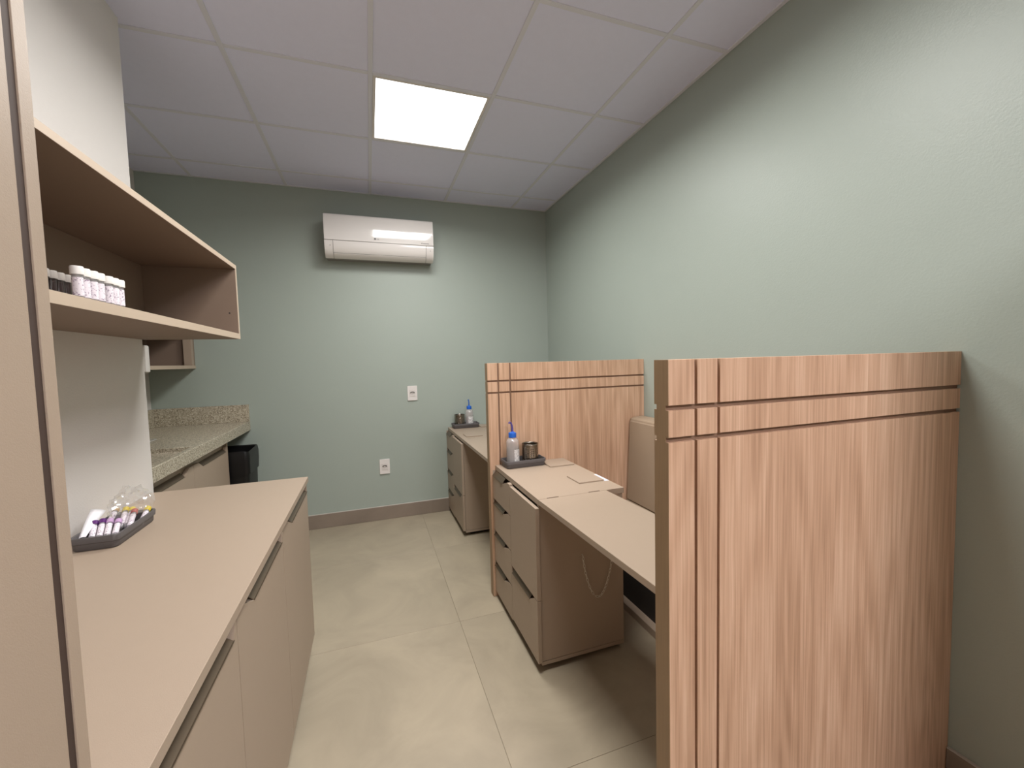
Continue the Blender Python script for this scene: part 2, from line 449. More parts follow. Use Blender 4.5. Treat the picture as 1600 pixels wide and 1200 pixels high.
for y0, y1, ya, yb, sl, sh in ((.546, 1.0375, .548, 1.012, 0, .014), (1.0405, 1.5455, 1.175, 1.530, .085, .012), (1.5485, 2.117, 1.715, 2.115, .085, .0)):
    dd = obj('door', notch_door(y0, y1, ya, yb, sl, sh, ZT, .082, ZN, XD-.018, XD), 'taupe', t)
    obj('handle', grip(ya+.002, yb-.001, XD-.028, XD, ZT-.016, ZN+.0015), 'bronze', dd)
for yy in (1.039, 1.547):
    box('gap_shade_strip', XD-.016, XD-.0010, yy-.0014, yy+.0014, .083, ZN+.025, 'gapshade', t, bev=0)  # dark strips stand in for the shade between doors
# worktop
ct = box('countertop', XC+.0015, XF+.004, .5435, 2.122, .8165, .8395, 'taupe', bev=.001, loc=((XC+XF)/2, 1.3, .8165))
tag(ct, 'long taupe laminate countertop on the left holding the tray of blood tubes', 'countertop')

# open wall box above it
SX = -.55; z0, z1 = 1.485, 1.814
t = thing('wall_shelf', 'long open taupe wall box above the left countertop holding vials', 'shelf', ((XC+SX)/2, 1.4, z0))
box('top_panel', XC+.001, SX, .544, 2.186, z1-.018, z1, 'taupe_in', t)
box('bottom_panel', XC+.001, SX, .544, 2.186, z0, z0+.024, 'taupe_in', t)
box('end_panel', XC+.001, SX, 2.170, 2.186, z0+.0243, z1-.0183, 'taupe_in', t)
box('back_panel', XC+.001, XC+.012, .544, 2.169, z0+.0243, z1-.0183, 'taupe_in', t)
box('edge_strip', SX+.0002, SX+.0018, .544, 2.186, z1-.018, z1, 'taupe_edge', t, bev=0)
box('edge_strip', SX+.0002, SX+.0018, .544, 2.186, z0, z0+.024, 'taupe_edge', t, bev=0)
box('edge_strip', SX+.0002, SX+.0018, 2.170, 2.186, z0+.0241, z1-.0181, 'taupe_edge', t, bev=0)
bm = bmesh.new()
bmesh.ops.create_cone(bm, cap_ends=True, segments=10, radius1=.0035, radius2=.0035, depth=.001, matrix=Matrix.Translation((SX-.03, 2.1694, z0+.115)) @ Matrix.Rotation(PI/2, 4, 'X'))
obj('peg_hole', bm, 'dark', t)

# second, smaller wall box in the alcove
NX = -1.24; n0, n1 = 1.357, 1.66
t = thing('wall_shelf', 'small open taupe wall box over the granite counter in the alcove', 'shelf', ((XA+NX)/2, 3.0, n0))
box('top_panel', XA+.001, NX, 2.20, D-.002, n1-.018, n1, 'taupe_in', t)
box('bottom_panel', XA+.001, NX, 2.20, D-.002, n0, n0+.024, 'taupe_in', t)
box('end_panel', XA+.001, NX, D-.022, D-.002, n0+.0243, n1-.0183, 'taupe_in', t)
box('filler_panel', NX-.05, NX, D-.060, D-.0222, n0+.0243, n1-.0183, 'taupe', t)
box('end_panel', XA+.001, NX, 2.20, 2.218, n0+.0243, n1-.0183, 'taupe_in', t)
box('back_panel', XA+.001, XA+.012, 2.2185, D-.0225, n0+.0243, n1-.0183, 'taupe_in', t)
box('edge_strip', NX+.0002, NX+.0018, 2.20, D-.002, n0, n0+.024, 'taupe_edge', t, bev=0)

# white rounded fixture on the hidden side of the column
t = thing('wall_dispenser', 'white rounded fixture at the far edge of the white column', 'dispenser', (-.945, YC+.02, 1.34))
obj('body', prism(rrect(-.995, -.900, YC+.001, YC+.060, .014), 'z', 1.345, 1.462, bev=.004), 'plastic', t, smooth=True)
obj('back_plate', prism([(a, c) for a, c in rrect(-1.00, -.905, 1.34, 1.467, .01)], 'y', YC+.0002, YC+.0009), 'plastic_lo', t)

# ---- alcove: granite worktop, cabinet, sink, bin
GX = -.905; G0, G1 = .864, .934
t = thing('granite_worktop', 'speckled beige granite worktop with upstand in the alcove', 'countertop', ((XA+GX)/2, 2.9, G0))
def slab_with_recess():
    bm = bmesh.new()
    x0, x1, y0, y1 = XA+.001, GX, YC+.002, D-.001
    rx0, rx1, ry0, ry1, rz = XA+.05, GX-.03, YC+.06, 2.68, G1-.024
    sx0, sx1, sy0, sy1, sz = -1.485, -1.242, 2.74, 3.075, G1-.052
    X = sorted({x0, rx0, rx1, x1, sx0, sx1}); Y = sorted({y0, ry0, ry1, sy0, sy1, y1})
    def zt(i, j):
        a, b = (X[i]+X[i+1])/2, (Y[j]+Y[j+1])/2
        if rx0 < a < rx1 and ry0 < b < ry1: return rz
        if sx0 < a < sx1 and sy0 < b < sy1: return sz
        return G1
    V = {}
    def v(a, b, c):
        k = (round(a, 5), round(b, 5), round(c, 5))
        if k not in V: V[k] = bm.verts.new(k)
        return V[k]
    def f(*q):
        try: bm.faces.new(q)
        except ValueError: pass
    nx, ny = len(X)-1, len(Y)-1
    for i in range(nx):
        for j in range(ny):
            z = zt(i, j); a, b, c, d = X[i], X[i+1], Y[j], Y[j+1]
            f(v(a, c, z), v(b, c, z), v(b, d, z), v(a, d, z))
            f(v(a, c, G0), v(b, c, G0), v(b, d, G0), v(a, d, G0))
            zr = zt(i+1, j) if i+1 < nx else G0
            if zr != z: f(v(b, c, z), v(b, d, z), v(b, d, zr), v(b, c, zr))
            zu = zt(i, j+1) if j+1 < ny else G0
            if zu != z: f(v(a, d, z), v(b, d, z), v(b, d, zu), v(a, d, zu))
            if i == 0: f(v(a, c, z), v(a, d, z), v(a, d, G0), v(a, c, G0))
            if j == 0: f(v(a, c, z), v(b, c, z), v(b, c, G0), v(a, c, G0))
    return bm
bm = slab_with_recess()
bmesh.ops.recalc_face_normals(bm, faces=bm.faces)
bmesh.ops.bevel(bm, geom=[e for e in bm.edges if len(e.link_faces) == 2 and e.calc_face_angle(0) > .9], offset=.0025, segments=1, affect='EDGES')
obj('slab', bm, 'granite', t)
box('backsplash', XA+.022, GX-.001, D-.021, D-.001, G1+.0003, 1.066, 'granite', t, bev=.001)
box('side_splash', XA+.001, XA+.0215, YC+.002, D-.001, G1+.0003, 1.066, 'granite', t, bev=.001)
t = thing('sink', 'shallow steel rimmed basin let into the granite worktop', 'sink', (-1.363, 2.907, G1-.05))
bm = bmesh.new()
a = rrect(-1.480, -1.247, 2.746, 3.07, .03); bmid = rrect(-1.470, -1.257, 2.756, 3.06, .03); rim = rrect(-1.492, -1.235, 2.734, 3.082, .03)
loops = [[bm.verts.new((*p, G1+.0005)) for p in rim], [bm.verts.new((*p, G1+.004)) for p in rrect(-1.488, -1.239, 2.738, 3.078, .03)], [bm.verts.new((*p, G1+.004)) for p in a], [bm.verts.new((*p, G1-.050)) for p in bmid]]
for p, q in zip(loops, loops[1:]):
    for k in range(len(p)): bm.faces.new((p[k], p[(k+1) % len(p)], q[(k+1) % len(p)], q[k]))
bm.faces.new(loops[-1])
obj('bowl', bm, 'satin', t, smooth=True)
obj('drain', lathe([(0, G1-.0485), (.02, G1-.0485), (.022, G1-.0495)], -1.363, 2.907, 16), 'dark', t)

AX = -.945
t = thing('sink_cabinet', 'taupe two-door cabinet under the granite worktop', 'cabinet', ((XA+AX)/2, 2.75, 0))
box('carcass', XA+.001, AX-.03, YC+.004, 3.28, .075, .80, 'taupe_in', t)
box('top_rail', XA+.001, AX-.022, YC+.004, 3.28, .801, .8635, 'taupe', t)
box('end_panel', XA+.001, AX, 3.2815, 3.30, .075, .8635, 'taupe', t)
box('plinth', XA+.001, AX-.05, YC+.004, 3.29, .001, .0745, 'dark', t)
for y0, y1, ya, yb, sl, sh in ((YC+.006, 2.7185, YC+.05, 2.60, 0.0, .06), (2.7215, 3.2805, 2.85, 3.262, .06, .0)):
    dd = obj('door', notch_door(y0, y1, ya, yb, sl, sh, .822, .082, .788, AX-.018, AX), 'taupe', t)
    obj('handle', grip(ya+.002, yb-.001, AX-.021, AX, .812, .790), 'bronze', dd)

t = thing('waste_bin', 'black lidless waste bin between the sink cabinet and the back wall', 'bin', (-.99, 3.49, 0))
bm = bmesh.new()
L0 = rrect(-1.12, -.855, 3.365, 3.60, .03); L1 = rrect(-1.14, -.838, 3.345, 3.62, .03); Li = rrect(-1.13, -.848, 3.355, 3.61, .03); Lb = rrect(-1.11, -.865, 3.375, 3.59, .03)
lp = [[bm.verts.new((*p, z)) for p in L] for L, z in ((L0, .001), (L1, .72), (Li, .72), (Lb, .012))]
for p, q in zip(lp, lp[1:]):
    for k in range(len(p)): bm.faces.new((p[k], p[(k+1) % len(p)], q[(k+1) % len(p)], q[k]))
bm.faces.new(lp[0]); bm.faces.new(lp[-1])
obj('body', bm, 'black', t, smooth=True)
bm = bmesh.new(); rows = []
for q, (off, z) in enumerate(((.004, .60), (.006, .68), (.007, .735), (.003, .765), (-.008, .760), (-.012, .66))):
    L = rrect(-1.14-off, -.838+off, 3.345-off, 3.62+off, .03, 6)
    rows.append([bm.verts.new((p[0]+.004*noise.noise((p[0]*40, p[1]*40, q)), p[1]+.004*noise.noise((p[1]*40, q, p[0]*40)), z+.010*noise.noise((p[0]*30, p[1]*30, q*.4)))) for p in L])
for p, q in zip(rows, rows[1:]):
    for k in range(len(p)): bm.faces.new((p[k], p[(k+1) % len(p)], q[(k+1) % len(p)], q[k]))
obj('bin_liner', bm, 'liner', t, smooth=True)

# ================================================================== RIGHT: PARTITIONS AND WORKSTATIONS
def partition(y0, x0, label, gx, gz, T):
    th, dp = .046, .009
    t = thing('partition', label, 'partition', ((x0+R)/2, y0+th/2, 0))
    x1 = R-.001; y1 = y0+th; xe = x0+.0012
    box('core', xe, x1, y0+dp, y1-dp, .001, T, 'wood', t, bev=0)
    X = [(xe, gx[0][0]), (gx[0][1], gx[1][0]), (gx[1][1], x1)]
    Z = [(.001, gz[1][0]), (gz[1][1], gz[0][0]), (gz[0][1], T)]
    for side in (0, 1):
        ya, yb = (y0, y0+dp) if side == 0 else (y1-dp, y1)
        for a, b in X:
            for c, d in Z:
                box('face_panel', a, b, ya, yb, c, d, 'wood', t, bev=.0005)
        yc, yd = (y0+dp-.0008, y0+dp-.0001) if side == 0 else (y1-dp+.0001, y1-dp+.0008)
        for a, b in gx:
            box('groove', a+.0001, b-.0001, yc, yd, .001, T-.0005, 'groove', t, bev=0)
        for a, b in gz:
            box('groove', xe, x1, yc-.0002, yd+.0002, a+.0001, b-.0001, 'groove', t, bev=0)
    # edge band with the notches of the horizontal grooves
    n = dp-.001
    pts = [(y0, .001)]
    for a, b in (gz[1], gz[0]): pts += [(y0, a), (y0+n, a), (y0+n, b), (y0, b)]
    pts += [(y0, T), (y1, T)]
    for a, b in (gz[0], gz[1]): pts += [(y1, b), (y1-n, b), (y1-n, a), (y1, a)]
    pts += [(y1, .001)]
    obj('edge_band', prism(pts, 'x', x0, xe-.0001), 'edgewood', t)
    return t
partition(.7298, .6027, 'wood-grain partition nearest the viewer, with crossing grooves, right foreground', ((.674, .6815), (.738, .7455)), ((1.240, 1.251), (1.170, 1.181)), 1.350)
partition(2.235, .6189, 'wood-grain partition behind the near desk, further from the viewer', ((.678, .688), (.749, .759)), ((1.238, 1.248), (1.172, 1.182)), 1.344)

def pedestal(y0, y1, label, ymid):
    """y0 near side, y1 far side; fronts face -x"""
    XL, XR, XD = .654, 1.068, .634
    t = thing('drawer_unit', label, 'cabinet', ((XL+XR)/2, (y0+y1)/2, 0))
    ZS = .7405
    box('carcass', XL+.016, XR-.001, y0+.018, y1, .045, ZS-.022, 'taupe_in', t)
    box('side_panel', XL, XR, y0, y0+.0175, .047, ZS-.002, 'taupe', t)
    box('base_panel', XL, XR, y0, y1, .028, .0445, 'taupe', t)
    box('plinth', XL+.045, XR-.03, y0+.035, y1-.01, .001, .0275, 'dark', t)
    box('top_rail', XL+.016, XR-.002, y0+.018, y1, ZS-.0215, ZS-.002, 'dark', t, bev=0)
    # top slab with two shallow hinge notches on its near edge
    n = .007; ya = y0-.003
    pts = [(XL-.003, ya), (.692, ya), (.692, ya+n), (.748, ya+n), (.748, ya), (.893, ya), (.893, ya+n), (.950, ya+n), (.950, ya), (XR+.006, ya), (XR+.006, y1), (XL-.003, y1)]
    obj('top_slab', prism(pts, 'z', ZS, .765), 'taupe', t)
    # left column: four drawers
    zs = [.716, .578, .397, .217, .034]
    zt_ = [.738, .576, .395, .215]
    for k in range(4):
        ztop = zt_[k]; zb = zs[k+1]+.003
        nt_ = ztop-.028
        dr = obj('drawer', notch_door(ymid+.0015, y1-.002, y1-.185, y1-.003, .075, 0, ztop, zb, nt_, XD, XD+.017), 'taupe', t)
        obj('handle', grip(y1-.183, y1-.004, XD+.0175, XD-.0015, ztop-.001, nt_+.0015), 'bronze', dr)
    # right column: tall front over a deep one
    box('door', XD, XD+.017, y0-.010, ymid-.0015, .3265, .730, 'taupe', t)
    dr = obj('drawer', notch_door(y0-.010, ymid-.0015, y0+.075, ymid-.012, .05, .009, .3235, .047, .292, XD, XD+.017), 'taupe', t)
    obj('handle', grip(y0+.077, ymid-.013, XD+.0175, XD-.0015, .320, .2935), 'bronze', dr)
    return t
pedestal(1.603, 2.233, 'taupe drawer unit between the two wooden partitions, beside the near desk', 1.935)
pedestal(3.105, 3.728, 'taupe drawer unit against the green back wall, beyond the farther partition', 3.435)

dn = obj('desk', prism([(.677, .7775), (1.012, .7775), (.980, 1.5985), (.651, 1.5985)], 'z', .743, .765, bev=.0008), 'taupe', loc=(.83, 1.18, .743))
tag(dn, 'narrow taupe desk top behind the near partition, with knee space below', 'desk')
df = obj('desk', prism([(.651, 2.282), (1.068, 2.282), (1.068, 3.1015), (.651, 3.1015)], 'z', .743, .765, bev=.0008), 'taupe', loc=(.86, 2.7, .743))
tag(df, 'taupe desk top between the farther partition and the back-wall drawer unit', 'desk')

# bench seat along the right wall in the near bay
t = thing('bench', 'beige upholstered bench against the right wall between the partitions', 'bench', (1.45, 1.5, 0))
box('base', 1.285, R-.014, .780, 2.230, .001, .36, 'dark', t)  # dark colour stands in for the shade under the seat
box('plinth_rail', 1.243, 1.284, .780, 2.230, .001, .038, 'taupe', t)
box('seat', 1.25, R-.002, .780, 2.230, .3605, .455, 'fabric', t, bev=.012, seg=3)
bm = prism([(1.512, .4565), (1.540, .962), (1.556, .980), (1.64, .985), (R-.003, .972), (R-.003, .4565)], 'y', .785, 2.226)
bmesh.ops.recalc_face_normals(bm, faces=bm.faces)
bmesh.ops.bevel(bm, geom=list(bm.edges), offset=.008, segments=3, affect='EDGES')
obj('backrest', bm, 'fabric', t, smooth=True)

# chain on the drawer unit's side
bm = bmesh.new(); pts = []
A = Vector((.853, 1.589, .485)); B = Vector((1.005, 1.589, .49)); sag = .20
NL = 26
def cat(s):
    x = A.x+(B.x-A.x)*s; z = A.z+(B.z-A.z)*s - sag*(1-(2*s-1)**2)**.8
    return Vector((x, 1.589, z))
S = [cat(k/400) for k in range(401)]; acc = [0]
for k in range(400): acc.append(acc[-1]+(S[k+1]-S[k]).length)
def at(l):
    for k in range(400):
        if acc[k+1] >= l: return S[k].lerp(S[k+1], (l-acc[k])/max(1e-9, acc[k+1]-acc[k]))
    return S[-1]
step = acc[-1]/NL
for k in range(NL):
    p, q = at(k*step), at((k+1)*step); c = (p+q)/2; tdir = (q-p).normalized()
    side = Vector((0, 1, 0)) if k % 2 else tdir.cross(Vector((0, 1, 0))).normalized()
    ring = [c + tdir*(step*.68*math.cos(2*PI*j/10)) + side*(.0042*math.sin(2*PI*j/10)) for j in range(10)]
    tube(ring, .0011, 5, bm, closed=True)
t = thing('chain', 'thin metal chain hanging in a loop on the side of the near drawer unit', 'chain', (.93, 1.589, .29))
obj('links', bm, 'chain', t, smooth=True)
for P in (A, B):
    obj('hook', tube([P+Vector((0, .0135, .006)), P+Vector((0, .004, .008)), P+Vector((0, -.003, .004)), P+Vector((0, -.004, -.002)), P+Vector((0, 0, -.004))], .0014, 6), 'chain', t, smooth=True)

# ================================================================== THINGS ON THE TABLES
def tray_proto(w_, d_, h_):
    bm = bmesh.new(); x, y = w_/2, d_/2; r = .016
    prof = ((-.0075, 0), (-.0045, .004), (-.0035, h_*.50), (0.0, h_*.56), (.001, h_-.002), (0, h_), (-.004, h_), (-.0055, h_-.003), (-.008, .006))
    lps = [[bm.verts.new((*p, z)) for p in rrect(-x-o, x+o, -y-o, y+o, r)] for o, z in prof]
    for p, q in zip(lps, lps[1:]):
        for k in range(len(p)): bm.faces.new((p[k], p[(k+1) % len(p)], q[(k+1) % len(p)], q[k]))
    bm.faces.new(lps[0]); bm.faces.new(lps[-1])
    return bm
def tray(loc, rot, label):
    o = bpy.data.objects.new('tray', bpy.data.meshes.get('tray')) if bpy.data.meshes.get('tray') else obj('tray', tray_proto(.236, .118, .040), 'tray', smooth=True)
    if o.name not in COL.objects: COL.objects.link(o)
    o.location = loc; o.rotation_euler = (0, 0, rot)
    return tag(o, label, 'tray', 'charcoal plastic trays')
tray((.797, 2.172, .7655), .02, 'charcoal plastic tray on the near drawer unit holding bottle and cup')
tray((.795, 3.655, .7655), .0, 'charcoal plastic tray on the far drawer unit by the green wall')
tray((-.776, 1.617, .840), PI/2, 'charcoal plastic tray of blood tubes on the left countertop')

# wash bottles
def bottle(label, spm, bend, fill):
    t = thing('wash_bottle', label, 'bottle', (0, 0, 0), 'wash bottles in the desk trays')
    r = .036
    obj('body', lathe([(0, .0), (r-.003, 0), (r, .003), (r, .128), (r-.001, .136), (r-.006, .146), (.020, .153), (.018, .155), (.018, .163), (0, .163)], n=28), 'bottle', t, smooth=True)
    obj('liquid', lathe([(0, .002), (r-.004, .002), (r-.0015, .005), (r-.0015, fill), (0, fill)], n=28), 'liquid', t, smooth=True)
    obj('cap', lathe([(0, .157), (.022, .157), (.022, .179), (.021, .182), (.013, .184), (.009, .189), (0, .189)], n=28), 'bluecap', t, smooth=True)
    obj('spout', tube([(0, 0, .185), (0, 0, .205), (bend*.12, 0, .222), (bend*.4, 0, .236), (bend*.8, 0, .243), (bend, 0, .240), (bend*1.1, 0, .233)], [.0060, .0058, .0054, .0050, .0046, .0042, .0038], 8), spm, t, smooth=True)
    bm = bmesh.new(); q = []
    a0, a1 = -1.75, -.35
    for k in range(9):
        a = a0+(a1-a0)*k/8
        q.append([bm.verts.new(((r+.0006)*math.cos(a), (r+.0006)*math.sin(a), z)) for z in (.022, .092)])
    for u, v in zip(q, q[1:]): bm.faces.new((u[0], v[0], v[1], u[1]))
    obj('label', bm, 'label', t, smooth=True)['label'] = 'white paper label with small print'
    return t
b1 = bottle('cloudy squeeze bottle with blue cap and purple bent spout on the near drawer unit', 'spout', -.018, .100)
b1.location = (.738, 2.174, .7720); b1.rotation_euler = (0, 0, .1)
b2 = bottle('cloudy squeeze bottle with blue cap and straight thin spout by the green wall', 'bluespout', -.006, .085)
b2.location = (.834, 3.655, .7720); b2.rotation_euler = (0, 0, -.25)

# perforated steel cups
def cup_mesh():
    bm = bmesh.new(); n, rows, r, h = 72, 20, .046, .112
    V = [[bm.verts.new((r*math.cos(2*PI*k/n), r*math.sin(2*PI*k/n), .002+(h-.002)*j/rows)) for k in range(n)] for j in range(rows+1)]
    for j in range(rows):
        for k in range(n):
            if 3 <= j <= 16 and j % 2 == 1 and (k % 8) in (1, 4): continue
            bm.faces.new((V[j][k], V[j][(k+1) % n], V[j+1][(k+1) % n], V[j+1][k]))
    bm.faces.new(V[0])
    return bm
def cup(loc, label, tip):
    t = thing('steel_cup', label, 'cup', (0, 0, 0), 'perforated steel cups in the desk trays')
    o = obj('body', cup_mesh(), 'steel', t)
    for p in o.data.polygons: p.use_smooth = True
    so = o.modifiers.new('thickness', 'SOLIDIFY'); so.thickness = .0012
    obj('rim', tube([(.046*math.cos(2*PI*k/32), .046*math.sin(2*PI*k/32), .112) for k in range(32)], .0016, 6, closed=True), 'steel', t, smooth=True)
    t.location = loc; t.rotation_euler = (0, 0, tip)
cup((.842, 2.1735, .7725), 'perforated steel cup right of the bottle on the near drawer unit', .2)
cup((.745, 3.655, .7725), 'perforated steel cup left of the bottle on the far drawer unit', .1)

# thin square plates
def plate(x0, x1, y0, y1, label):
    o = box('square_plate', x0, x1, y0, y1, .7655, .7715, 'taupe', bev=.0008, loc=((x0+x1)/2, (y0+y1)/2, .7655))
    tag(o, label, 'plate', 'thin taupe square plates on the drawer units')
plate(.914, 1.060, 2.057, 2.200, 'thin taupe square plate right of the tray on the near drawer unit')
plate(.914, 1.048, 1.727, 1.858, 'thin taupe square plate beside the white sticker on the near drawer unit')
plate(.694, .825, 3.160, 3.290, 'thin taupe square plate at the near end of the far drawer unit')
plate(.922, 1.060, 3.585, 3.715, 'thin taupe square plate right of the tray by the green wall')
o = obj('sticker', bx(bmesh.new(), 1.050, 1.073, 1.722, 1.840, .7652, .7656), 'sticker', loc=(1.06, 1.78, .7652))
tag(o, 'small white printed sticker at the right edge of the near drawer unit', 'sticker')

# ================================================================== VIALS ON THE SHELF
def vial(loc, dark, label, grp):
    t = thing('vial', label, 'vial', loc, grp)
    x, y, z = loc
    obj('tube', lathe([(0, z+.0003), (.0075, z+.0003), (.0088, z+.002), (.0088, z+.052), (0, z+.052)], x, y, 18), 'darkglass' if dark else 'glass', t, smooth=True)  # dark version: dark contents and shelf shade put into the tube colour
    obj('cap', lathe([(0, z+.049), (.0112, z+.049), (.0112, z+.064), (.0102, z+.066), (0, z+.066)], x, y, 18), 'shadecap' if dark else 'whitecap', t, smooth=True)  # dark version: white cap greyed, shelf shade put into its colour
    if not dark:
        bm = lathe([(.0091, z+.005), (.0091, z+.043)], x, y, 18)
        o = obj('label', bm, 'vlabel', t, smooth=True)
SZ = z0+.0243
ORD = ['leftmost', 'second from left', 'third from left', 'fourth from left', 'fifth from left']
fr = [(-.566, 1.116), (-.568, 1.142), (-.566, 1.1655), (-.566, 1.189)]
for k, (x, y) in enumerate(fr):
    vial((x, y, SZ), False, 'white-capped labelled vial, %s in the front cluster on the wall shelf' % ORD[k], 'white-capped vials on the wall shelf')
f2 = [(-.585, 1.224), (-.566, 1.2225), (-.566, 1.2455), (-.566, 1.2685)]
for k, (x, y) in enumerate([(-.592, 1.232)] + f2[1:]):
    vial((x, y, SZ), False, ['white-capped vial tucked behind the right-hand vial cluster on the shelf', 'white-capped vial leftmost in the right-hand vial cluster on the shelf', 'white-capped vial second from the right end of the shelf row', 'white-capped labelled vial at the right end of the row on the wall shelf'][k], 'white-capped vials on the wall shelf')
for k in range(4):
    vial((-.640, 1.150+.0235*k, SZ), True, 'vial with shade coloured into cap and tube, %s of the dark vials on the wall shelf' % ORD[k], 'dark vials on the wall shelf')

# ================================================================== BLOOD TUBES, SHEET AND BAG IN THE LEFT TRAY
def tube_between(P, Q, capm, label, body='glass', wrap='vlabel', r=.0074):
    """P = bottom end, Q = cap end"""
    P, Q = Vector(P), Vector(Q); d = Q-P; L = d.length
    t = thing('blood_tube', label, 'tube', P, 'blood tubes in the left tray')
    rot = d.to_track_quat('Z', 'Y').to_matrix().to_4x4(); T = Matrix.Translation(P) @ rot
    def put(name, prof, m):
        bm = lathe(prof, n=14); bmesh.ops.transform(bm, matrix=T, verts=bm.verts)
        return obj(name, bm, m, t, smooth=True)
    put('tube', [(0, 0), (r*.6, .001), (r, .005), (r, L-.012), (0, L-.012)], body)
    put('label', [(r+.0003, L*.16), (r+.0003, L*.72)], wrap)
    put('cap', [(0, L-.018), (r+.0018, L-.018), (r+.0018, L-.002), (r, L), (0, L)], capm)
TZ = .8455
rows = [
    ((-.806, 1.549, TZ+.008), (-.828, 1.622, .889), 'purple', 'purple-capped blood tube at the left of the tray beside the white sheet'),
    ((-.788, 1.549, TZ+.008), (-.809, 1.622, .892), 'purple', 'purple-capped blood tube, second from the white sheet'),
    ((-.770, 1.550, TZ+.009), (-.791, 1.622, .890), 'mauve', 'pale mauve-capped blood tube next to the purple caps'),
    ((-.752, 1.552, TZ+.009), (-.770, 1.622, .886), 'mauve', 'pale mauve-capped blood tube in the middle of the tray'),
    ((-.805, 1.632, TZ+.022), (-.818, 1.715, .898), 'amber', 'amber-capped blood tube under the clear plastic bag'),
    ((-.776, 1.640, TZ+.008), (-.795, 1.722, .894), 'yellow', 'yellow-capped blood tube beside the amber-capped one'),
    ((-.760, 1.636, TZ+.008), (-.777, 1.720, .892), 'yellow', 'yellow-capped blood tube beside the red-capped one'),
    ((-.744, 1.612, TZ+.008), (-.759, 1.692, .893), 'red', 'red-capped blood tube near the right side of the tray'),
    ((-.727, 1.640, TZ+.008), (-.733, 1.717, .890), 'yellow', 'yellow-capped blood tube at the right end of the tray'),
]
for P, Q, c, l in rows: tube_between(P, Q, c, l)
bm = bmesh.new()
g = []
A0, A1, A2, A3 = Vector((-.822, 1.527, .872)), Vector((-.808, 1.533, .873)), Vector((-.838, 1.70, .9)), Vector((-.872, 1.69, .912))
for i in range(7):
    s = i/6; row = []
    for j in range(4):
        u = j/3
        p = A0.lerp(A3, s).lerp(A1.lerp(A2, s), u); p.z += .003*math.sin(s*PI)+.002*u*(1-u)*4
        row.append(bm.verts.new(p))
    g.append(row)
for a, b in zip(g, g[1:]):
    for j in range(3): bm.faces.new((a[j], a[j+1], b[j+1], b[j]))
o = obj('paper_sheet', bm, 'paper', loc=(-.83, 1.6, .87), smooth=True)
so = o.modifiers.new('thickness', 'SOLIDIFY'); so.thickness = .0006
tag(o, 'white folded paper sheet leaning on the left side of the tube tray', 'paper')

# crumpled clear bag over the tubes
bm = bmesh.new()
bmesh.ops.create_icosphere(bm, subdivisions=4, radius=1)
for v in list(bm.verts):
    if v.co.z < -.25: bm.verts.remove(v)
for v in bm.verts:
    p = v.co.copy()
    n1_ = noise.noise(p*2.2)+.6*noise.noise(p*5.0+Vector((3, 1, 7)))
    fold = abs(noise.noise(p*3.1+Vector((9, 4, 2))))
    k = 1+.22*n1_-.20*fold+.10*noise.noise(p*11.0)
    v.co = Vector((-.768+.052*p.x*k, 1.690+.068*p.y*k, .902+.072*max(p.z, -.2)*k))
o = obj('plastic_bag', bm, 'film', loc=(-.768, 1.69, .90), smooth=True)
tag(o, 'crumpled clear plastic bag over the tubes in the left tray', 'bag')

# ================================================================== BACK WALL: AIR CONDITIONER AND SOCKETS
ax0, ax1 = -.290, .548
t = thing('air_conditioner', 'white split air conditioner high on the green back wall', 'air conditioner', ((ax0+ax1)/2, D-.1, 2.2))
def PR(*l): return [(D-d, z) for d, z in l]
core = PR((.0015, 2.209), (.0015, 2.527), (.16, 2.531), (.181, 2.500), (.1925, 2.33), (.177, 2.268), (.150, 2.227), (.112, 2.212))
obj('body', prism(core, 'x', ax0+.004, ax1-.004, bev=.003), 'unitshade', t, smooth=True)  # grey core: shade of panel gaps and underside put into the colour
def strip(outer, th, x0, x1, name, m, bev=.0016):
    inner = []
    for i, p in enumerate(outer):
        a = Vector(outer[max(i-1, 0)]); b = Vector(outer[min(i+1, len(outer)-1)])
        d = (b-a).normalized(); nrm = Vector((-d.y, d.x))
        inner.append(Vector(p)+nrm*th)
    pts = list(outer)+[tuple(v) for v in inner[::-1]]
    bm = prism(pts, 'x', x0, x1)
    bmesh.ops.recalc_face_normals(bm, faces=bm.faces)
    if bev:
        sharp = [e for e in bm.edges if len(e.link_faces) == 2 and e.calc_face_angle(0) > .9]
        bmesh.ops.bevel(bm, geom=sharp, offset=bev, segments=2, affect='EDGES')
    return obj(name, bm, m, t, smooth=True)
def arc(p0, p1, p2, n=6):
    return [((1-s)**2*p0[0]+2*s*(1-s)*p1[0]+s*s*p2[0], (1-s)**2*p0[1]+2*s*(1-s)*p1[1]+s*s*p2[1]) for s in [k/n for k in range(n+1)]]
upper = PR((.05, 2.5335), (.150, 2.5345))+arc((D-.168, 2.534), (D-.188, 2.531), (D-.190, 2.508), 5)+arc((D-.192, 2.48), (D-.203, 2.41), (D-.2005, 2.3265), 7)
strip(upper, .006, ax0, ax1, 'front_panel', 'plastic')
lower = arc((D-.2000, 2.3232), (D-.199, 2.225), (D-.118, 2.2005), 10)
for a, b in ((ax0, ax0+.060), (ax1-.060, ax1)):
    strip(lower, .006, a, b, 'side_cheek', 'plastic')
flap = lower[:6]
flap.append((lower[5][0]+.75*(lower[6][0]-lower[5][0]), lower[5][1]+.75*(lower[6][1]-lower[5][1])))
strip(flap, .004, ax0+.063, ax1-.063, 'air_flap', 'plastic', .0008)
strip(lower[6:], .005, ax0+.063, ax1-.063, 'lower_lip', 'plastic', .001)
for a, b in ((.16, .29), (.42, .56)):
    box('top_grille', ax0+a, ax0+b, D-.14, D-.04, 2.5340, 2.5385, 'plastic', t, bev=.0015)
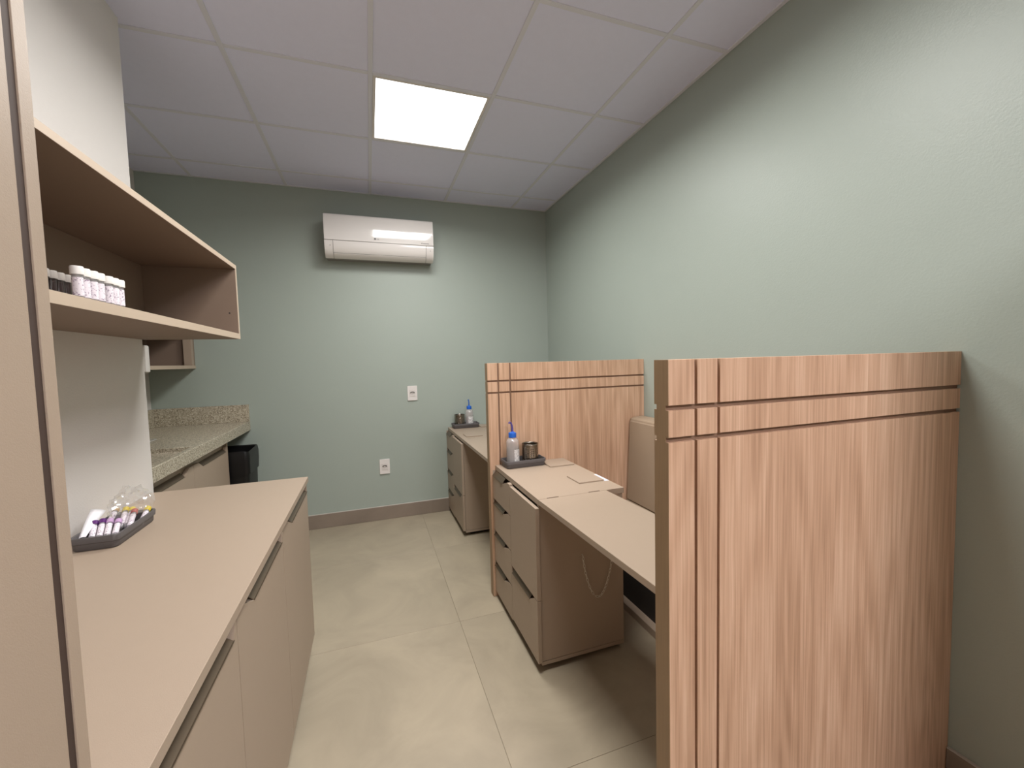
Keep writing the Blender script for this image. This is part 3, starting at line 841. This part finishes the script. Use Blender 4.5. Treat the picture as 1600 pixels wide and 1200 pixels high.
# emblem: a round mark with two small letters, and a small line of print at the right
bm = bmesh.new()
bmesh.ops.create_cone(bm, cap_ends=True, segments=20, radius1=.0078, radius2=.0078, depth=.001, matrix=Matrix.Translation((.085, D-.2032, 2.352)) @ Matrix.Rotation(PI/2, 4, 'X'))
obj('emblem', bm, 'greymark', t)
def text(body, size, x, y, z, m, parent, name):
    cu = bpy.data.curves.new('tmp', 'FONT'); cu.body = body; cu.size = size; cu.extrude = .0002
    ob = bpy.data.objects.new('tmp', cu); COL.objects.link(ob)
    dg = bpy.context.evaluated_depsgraph_get(); dg.update()
    me = bpy.data.meshes.new_from_object(ob.evaluated_get(dg))
    bm = bmesh.new(); bm.from_mesh(me)
    bmesh.ops.transform(bm, matrix=Matrix.Translation((x, y, z)) @ Matrix.Rotation(PI/2, 4, 'X'), verts=bm.verts)
    bpy.data.objects.remove(ob); bpy.data.meshes.remove(me)
    return obj(name, bm, m, parent)
text('LG', .014, .098, D-.2026, 2.347, 'greymark', t, 'lettering')
bm = bmesh.new()
bmesh.ops.create_cone(bm, cap_ends=True, segments=14, radius1=.004, radius2=.004, depth=.001, matrix=Matrix.Translation((.452, D-.2030, 2.341)) @ Matrix.Rotation(PI/2, 4, 'X'))
for k in range(8): bx(bm, .463+k*.006, .4675+k*.006, D-.2034, D-.2024, 2.338, 2.3425)
obj('small_print', bm, 'greymark', t)
for k, xx in enumerate((ax0+.038, ax1-.030)):
    box('status_mark', xx, xx+.006, D-.1965, D-.194, 2.282, 2.287, 'greymark', t, bev=0)

def socket(xc, zc, label):
    t = thing('wall_socket', label, 'socket', (xc, D, zc), 'white plates on the green back wall')
    obj('plate', prism(rrect(xc-.042, xc+.042, zc-.0645, zc+.0645, .004), 'y', D-.010, D-.0005, bev=.0015), 'plastic', t)
    obj('module', prism(rrect(xc-.026, xc+.026, zc-.030, zc+.030, .003), 'y', D-.0125, D-.0102, bev=.0008), 'plastic_lo', t)
    obj('hood', tube([(xc+.017*math.cos(a), D-.0135, zc+.001+.010*math.sin(a)) for a in [PI*k/10 for k in range(11)]], .0032, 6), 'gapdark', t, smooth=True)
    bm = bmesh.new()
    for dx in (-.009, 0, .009):
        bmesh.ops.create_cone(bm, cap_ends=True, segments=10, radius1=.0026, radius2=.0026, depth=.0008, matrix=Matrix.Translation((xc+dx, D-.0127, zc-.004+(.002 if dx else 0))) @ Matrix.Rotation(PI/2, 4, 'X'))
    obj('pin_holes', bm, 'gapdark', t)
socket(.346, 1.092, 'white socket plate higher on the green wall, left of the far tray')
socket(.0875, .466, 'white socket plate lower on the green wall, above the skirting')
